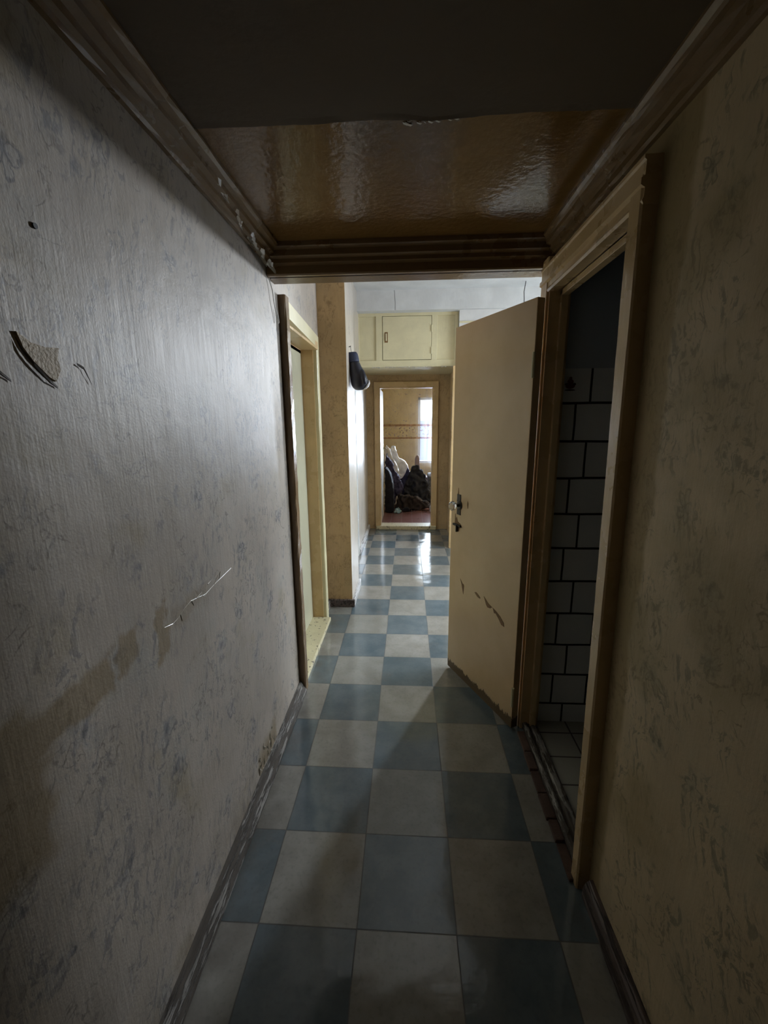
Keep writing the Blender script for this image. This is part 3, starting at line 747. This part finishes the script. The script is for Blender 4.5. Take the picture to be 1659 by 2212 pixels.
# boxing glove on a nail
GL = (-.392, 3.40, 1.885)
gl = empty('boxing_glove', GL, 0, label='dark navy boxing glove hanging fist down from a nail on the pier', cat='boxing glove')
gl.rotation_euler = (0, -.10, 0)
def rings(bm, secs, seg=20):
    """secs: (cx, cy, z, rx, ry); closed loft"""
    R = [[bm.verts.new((cx + rx*math.cos(2*PI*k/seg), cy + ry*math.sin(2*PI*k/seg), z)) for k in range(seg)] for cx, cy, z, rx, ry in secs]
    for a, c in zip(R, R[1:]):
        for k in range(seg): bm.faces.new((a[k], a[(k+1) % seg], c[(k+1) % seg], c[k]))
    bm.faces.new(R[0][::-1]); bm.faces.new(R[-1])
    return bm
b = BM(); rings(b, [(-.018, 0, .075, .038, .036), (-.014, 0, .05, .040, .042), (-.010, 0, .02, .048, .05), (-.004, 0, -.02, .058, .056), (.004, -.002, -.06, .068, .062), (.008, -.004, -.095, .071, .064), (.008, -.004, -.12, .064, .058), (.006, -.003, -.140, .046, .044), (.005, -.002, -.150, .020, .02)])
o = obj('mitt', b, 'navy_leather', gl, True); sm = o.modifiers.new('s', 'SUBSURF'); sm.levels = sm.render_levels = 1
b = BM(); rings(b, [(-.034, 0, .130, .034, .032), (-.030, 0, .134, .039, .037), (-.026, 0, .12, .043, .040), (-.022, 0, .09, .043, .041), (-.018, 0, .066, .042, .041), (-.018, 0, .062, .038, .037)])
obj('cuff', b, 'blue_cuff', gl, True)
b = BM(); rings(b, [(.036, -.022, .005, .010, .012), (.042, -.036, -.025, .020, .022), (.044, -.042, -.06, .026, .026), (.046, -.042, -.095, .024, .026), (.044, -.036, -.122, .012, .014)], 14)
o = obj('thumb', b, 'navy_leather', gl, True); sm = o.modifiers.new('s', 'SUBSURF'); sm.levels = sm.render_levels = 1
b = BM(); tube(b, [(.082, -.004, -.085), (.080, -.018, -.105), (.070, -.026, -.125), (.054, -.028, -.140), (.036, -.026, -.148)], [.004, .009, .010, .008, .003], 8)
obj('white_trim', b, 'white_trim', gl, True)
b = BM(); tube(b, [(-.030, 0, .13), (-.030, -.01, .15), (-.0295, -.022, .1768)], .0018, 6); obj('cord', b, 'wire_black', gl)
b = BM(); tube(b, [(-.452, 3.38, 2.055), (-.438, 3.378, 2.058)], .003, 8)
lathe(b, [(.006, 0), (.006, .003)], 10, Matrix.Translation((-.439, 3.378, 2.058)) @ Matrix.Rotation(PI/2, 4, 'Y'))
props(obj('nail', b, 'iron'), 'small dark nail in the pale pier side holding the glove', 'nail')

# loose wires
b = BM(); tube(b, [(-.596, 1.935, 2.10), (-.592, 1.965, 2.06), (-.592, 1.975, 2.02), (-.592, 2.0, 1.97), (-.592, 2.015, 1.935), (-.590, 2.03, 1.940), (-.592, 2.02, 1.99)], .0022, 6)
props(obj('bell_wire', b, 'wire_white'), 'thin white wire drooping from the end of the beam on the left wall', 'wire')
b = BM(); tube(b, [(1.185, 4.70, ZH), (1.180, 4.70, 2.83), (1.172, 4.70, 2.77), (1.178, 4.70, 2.70), (1.18, 4.70, 2.62)], .004, 6)
props(obj('ceiling_wire', b, 'wire_black'), 'short black wire hanging from the white hall ceiling', 'wire')
# sticker on the toilet tiles
b = BM(); SX, SZ = .683, 1.640
def disc(bm, cx, cz, rx, rz, y=1.8805, seg=18):
    a = [bm.verts.new((cx + rx*math.cos(2*PI*k/seg), y, cz + rz*math.sin(2*PI*k/seg))) for k in range(seg)]
    c = [bm.verts.new((v.co.x, y + .003, v.co.z)) for v in a]
    bm.faces.new(a); bm.faces.new(c[::-1])
    for i in range(seg): bm.faces.new((a[i], c[i], c[(i+1) % seg], a[(i+1) % seg]))
disc(b, SX, SZ - .004, .020, .013); disc(b, SX, SZ + .012, .013, .010); disc(b, SX, SZ + .025, .006, .007)
st = props(obj('tile_sticker', b, 'sticker_red'), 'small dark red sticker on the grey toilet tiles', 'sticker')
b = BM(); disc(b, SX, SZ - .022, .022, .003, 1.8803); disc(b, SX + .017, SZ + .002, .006, .005, 1.8802); disc(b, SX - .017, SZ + .002, .006, .004, 1.8802)
obj('dark_print', b, 'sticker_dark', st)

# curtain in the end room
bm = BM(); nx, nz = 260, 24; V = []
for i in range(nx + 1):
    x = -.62 + 2.30*i/nx; row = []
    for j in range(nz + 1):
        z = .06 + 2.24*j/nz
        amp = .022 + .012*math.sin(x*5)
        row.append(bm.verts.new((x, 8.86 + amp*math.sin(x*46 + .9*math.sin(z*1.6 + x*3)) + .012*math.sin(x*19 + z*2), z)))
    V.append(row)
for i in range(nx):
    for j in range(nz): bm.faces.new((V[i][j], V[i+1][j], V[i+1][j+1], V[i][j+1]))
cur = props(obj('lace_curtain', bm, 'curtain', None, True), 'sheer lace curtain with a brown scalloped band at the end window', 'curtain')
b = BM(); tube(b, [(-.66, 8.86, 2.305), (1.74, 8.86, 2.305)], .010, 8); obj('curtain_rod', b, 'white_paint', cur)

# the heap in the end room: soft things made from their outline, rounded and creased
tex = bpy.data.textures.new('creases', 'CLOUDS'); tex.noise_scale = .10; tex.noise_depth = 3
folds = bpy.data.textures.new('folds', 'WOOD'); folds.wood_type = 'BANDNOISE'; folds.noise_scale = .11; folds.turbulence = 9
def soft(name, pts, y0, y1, m, label, cat, lean=0.0, vox=.012, smooth=5, disp=.035, fold=.02, group=None, sharp=False):
    """pts (x, z) outline seen from the front; the body goes from y0 back to y1"""
    cx = sum(p[0] for p in pts)/len(pts); z0 = min(p[1] for p in pts)
    bm = BM(); f = []; g = []
    for x, z in pts:
        f.append(bm.verts.new((x - cx, lean*(z - z0), z - z0))); g.append(bm.verts.new((x - cx, y1 - y0 + lean*(z - z0), z - z0)))
    bm.faces.new(f); bm.faces.new(g[::-1]); n = len(pts)
    for i in range(n): bm.faces.new((f[i], g[i], g[(i+1) % n], f[(i+1) % n]))
    bmesh.ops.triangulate(bm, faces=bm.faces)
    o = obj(name, bm, m, None, True, (cx, y0, z0))
    r = o.modifiers.new('r', 'REMESH'); r.mode = 'VOXEL'; r.voxel_size = vox; r.use_smooth_shade = True
    s = o.modifiers.new('s', 'SMOOTH'); s.factor = .5; s.iterations = smooth
    for t, k in ((tex, disp), (folds, fold)):
        if k:
            d = o.modifiers.new('d', 'DISPLACE'); d.texture = t; d.strength = k; d.mid_level = .6; d.texture_coords = 'GLOBAL'
    return props(o, label, cat, group)
soft('garment_bag', [(-.368, .035), (-.225, .035), (-.222, .30), (-.235, .52), (-.27, .66), (-.32, .745), (-.368, .77)], 6.74, 6.96, 'black_cloth', 'tall black garment bag standing against the folded white door', 'bag', disp=.015, fold=.012)
soft('quilt', [(-.385, .93), (-.350, .965), (-.30, .85), (-.255, .79), (-.215, .68), (-.165, .60), (-.10, .46), (-.055, .36), (-.10, .28), (-.20, .24), (-.24, .04), (-.385, .035)], 7.08, 7.22, 'quilt', 'blue and purple quilt sloping down from the white door', 'quilt', lean=.06, disp=.05, fold=.03)
soft('pillow', [(-.43, .03), (-.42, .90), (-.405, 1.04), (-.37, 1.09), (-.325, 1.03), (-.29, .93), (-.22, .80), (-.16, .66), (-.15, .45), (-.20, .03)], 7.42, 7.52, 'white_foam', 'narrow white wrapped pillow leaning nearest the door', 'pillow', lean=.02, disp=.03, fold=.018, smooth=3, group='white wrapped pillows')
soft('pillow', [(-.33, .03), (-.345, .80), (-.30, 1.055), (-.235, 1.06), (-.215, .99), (-.16, .85), (-.06, .785), (.00, .70), (.045, .58), (.01, .40), (-.02, .03)], 7.68, 7.80, 'white_foam', 'wide white wrapped pillow behind the narrow one', 'pillow', lean=.02, disp=.03, fold=.018, smooth=3, group='white wrapped pillows')
soft('cushion', [(-.16, .04), (-.17, .46), (-.10, .50), (-.05, .57), (-.02, .65), (.01, .69), (.05, .60), (.09, .52), (.08, .04)], 7.545, 7.60, 'navy_cloth', 'navy pointed cushion between quilt and charcoal coat', 'cushion', disp=.02, fold=.012, smooth=3)
soft('coat', [(-.05, .04), (-.07, .33), (-.025, .46), (.03, .60), (.065, .66), (.085, .715), (.10, .76), (.13, .735), (.15, .755), (.175, .735), (.195, .76), (.205, .70), (.25, .665), (.30, .60), (.33, .50), (.375, .34), (.42, .16), (.41, .04)], 7.26, 7.36, 'suit', 'charcoal coat slumped upright in the middle of the heap', 'coat', lean=.04, disp=.03, fold=.035, smooth=2, vox=.010)
soft('clothes_pile', [(-.21, .035), (.00, .035), (.20, .04), (.34, .06), (.385, .11), (.31, .19), (.24, .215), (.16, .255), (.09, .24), (.03, .28), (-.06, .27), (-.12, .29), (-.17, .22), (-.21, .12)], 6.93, 7.06, 'brown_cloth', 'pile of dark brown clothes on the red floor', 'clothes', disp=.05, fold=.04, smooth=3)
soft('rolled_cloth', [(-.085, .03), (.03, .03), (.04, .06), (.0, .095), (-.05, .095), (-.085, .07)], 6.82, 6.89, 'black_cloth', 'small black rolled cloth before the brown clothes pile', 'clothes', disp=.015, fold=.012, vox=.009)
soft('plastic_bag', [(-.215, .03), (-.12, .03), (-.105, .05), (-.12, .09), (-.14, .125), (-.165, .11), (-.19, .10), (-.205, .07)], 6.72, 6.80, 'teal', 'crumpled white and teal plastic bag at the foot of the heap', 'bag', disp=.035, fold=.03, vox=.007, smooth=1)
soft('crumpled_paper', [(.375, .03), (.425, .03), (.43, .09), (.41, .14), (.385, .13), (.372, .08)], 6.84, 6.89, 'white_rag', 'crumpled white paper at the end of the clothes pile', 'paper', disp=.03, fold=.02, vox=.007, smooth=1)
a_ = empty('armchair', (.62, 7.9, .022), label='grey patterned armchair beyond the charcoal coat', cat='armchair')
for nm, q in (('seat', (-.14, .34, -.28, .30, .0, .40)), ('armrest', (-.24, -.14, -.30, .30, .0, .50)), ('backrest', (-.14, .34, .18, .32, .40, .86))):
    bm = BM(); box(bm, *q, .03); obj(nm, bm, 'grey_print', a_, True)
soft('folded_jacket', [(.49, .455), (.92, .455), (.92, .60), (.72, .66), (.62, .60), (.52, .54)], 7.66, 7.98, 'black_cloth', 'black folded jacket on the grey armchair', 'jacket', disp=.03)
b = BM(); rings(b, [(0, 0, 0, .055, .02), (0, 0, .24, .050, .02), (0, 0, .36, .045, .018), (0, 0, .41, .030, .014), (0, 0, .43, .012, .008)], 16)
b2 = box(BM(), -.20, .20, -.02, .38, -.05, 0, .01)
ch = empty('chair', (.19, 8.25, .42), label='brown chair with rounded back by the lace curtain', cat='chair')
obj('backrest', b, 'lilac_wood', ch, True); obj('seat', b2, 'lilac_wood', ch)
for sx in (-.17, .17):
    for sy in (.02, .34): obj('leg', box(BM(), sx - .018, sx + .018, sy - .018, sy + .018, -.40, -.05, .003), 'lilac_wood', ch)
b = BM(); tube(b, [(.40, 6.80, .03), (.405, 6.78, .026), (.41, 6.70, .025), (.425, 6.62, .025)], .004, 6)
props(obj('cable', b, 'wire_black'), 'thin black cable trailing over the red floor', 'cable')
soft('dark_rag', [(.41, .03), (.55, .03), (.55, .12), (.46, .14), (.42, .10)], 6.45, 6.58, 'black_cloth', 'black rag on the red floor near the doorway edge', 'rag', disp=.03, vox=.01)
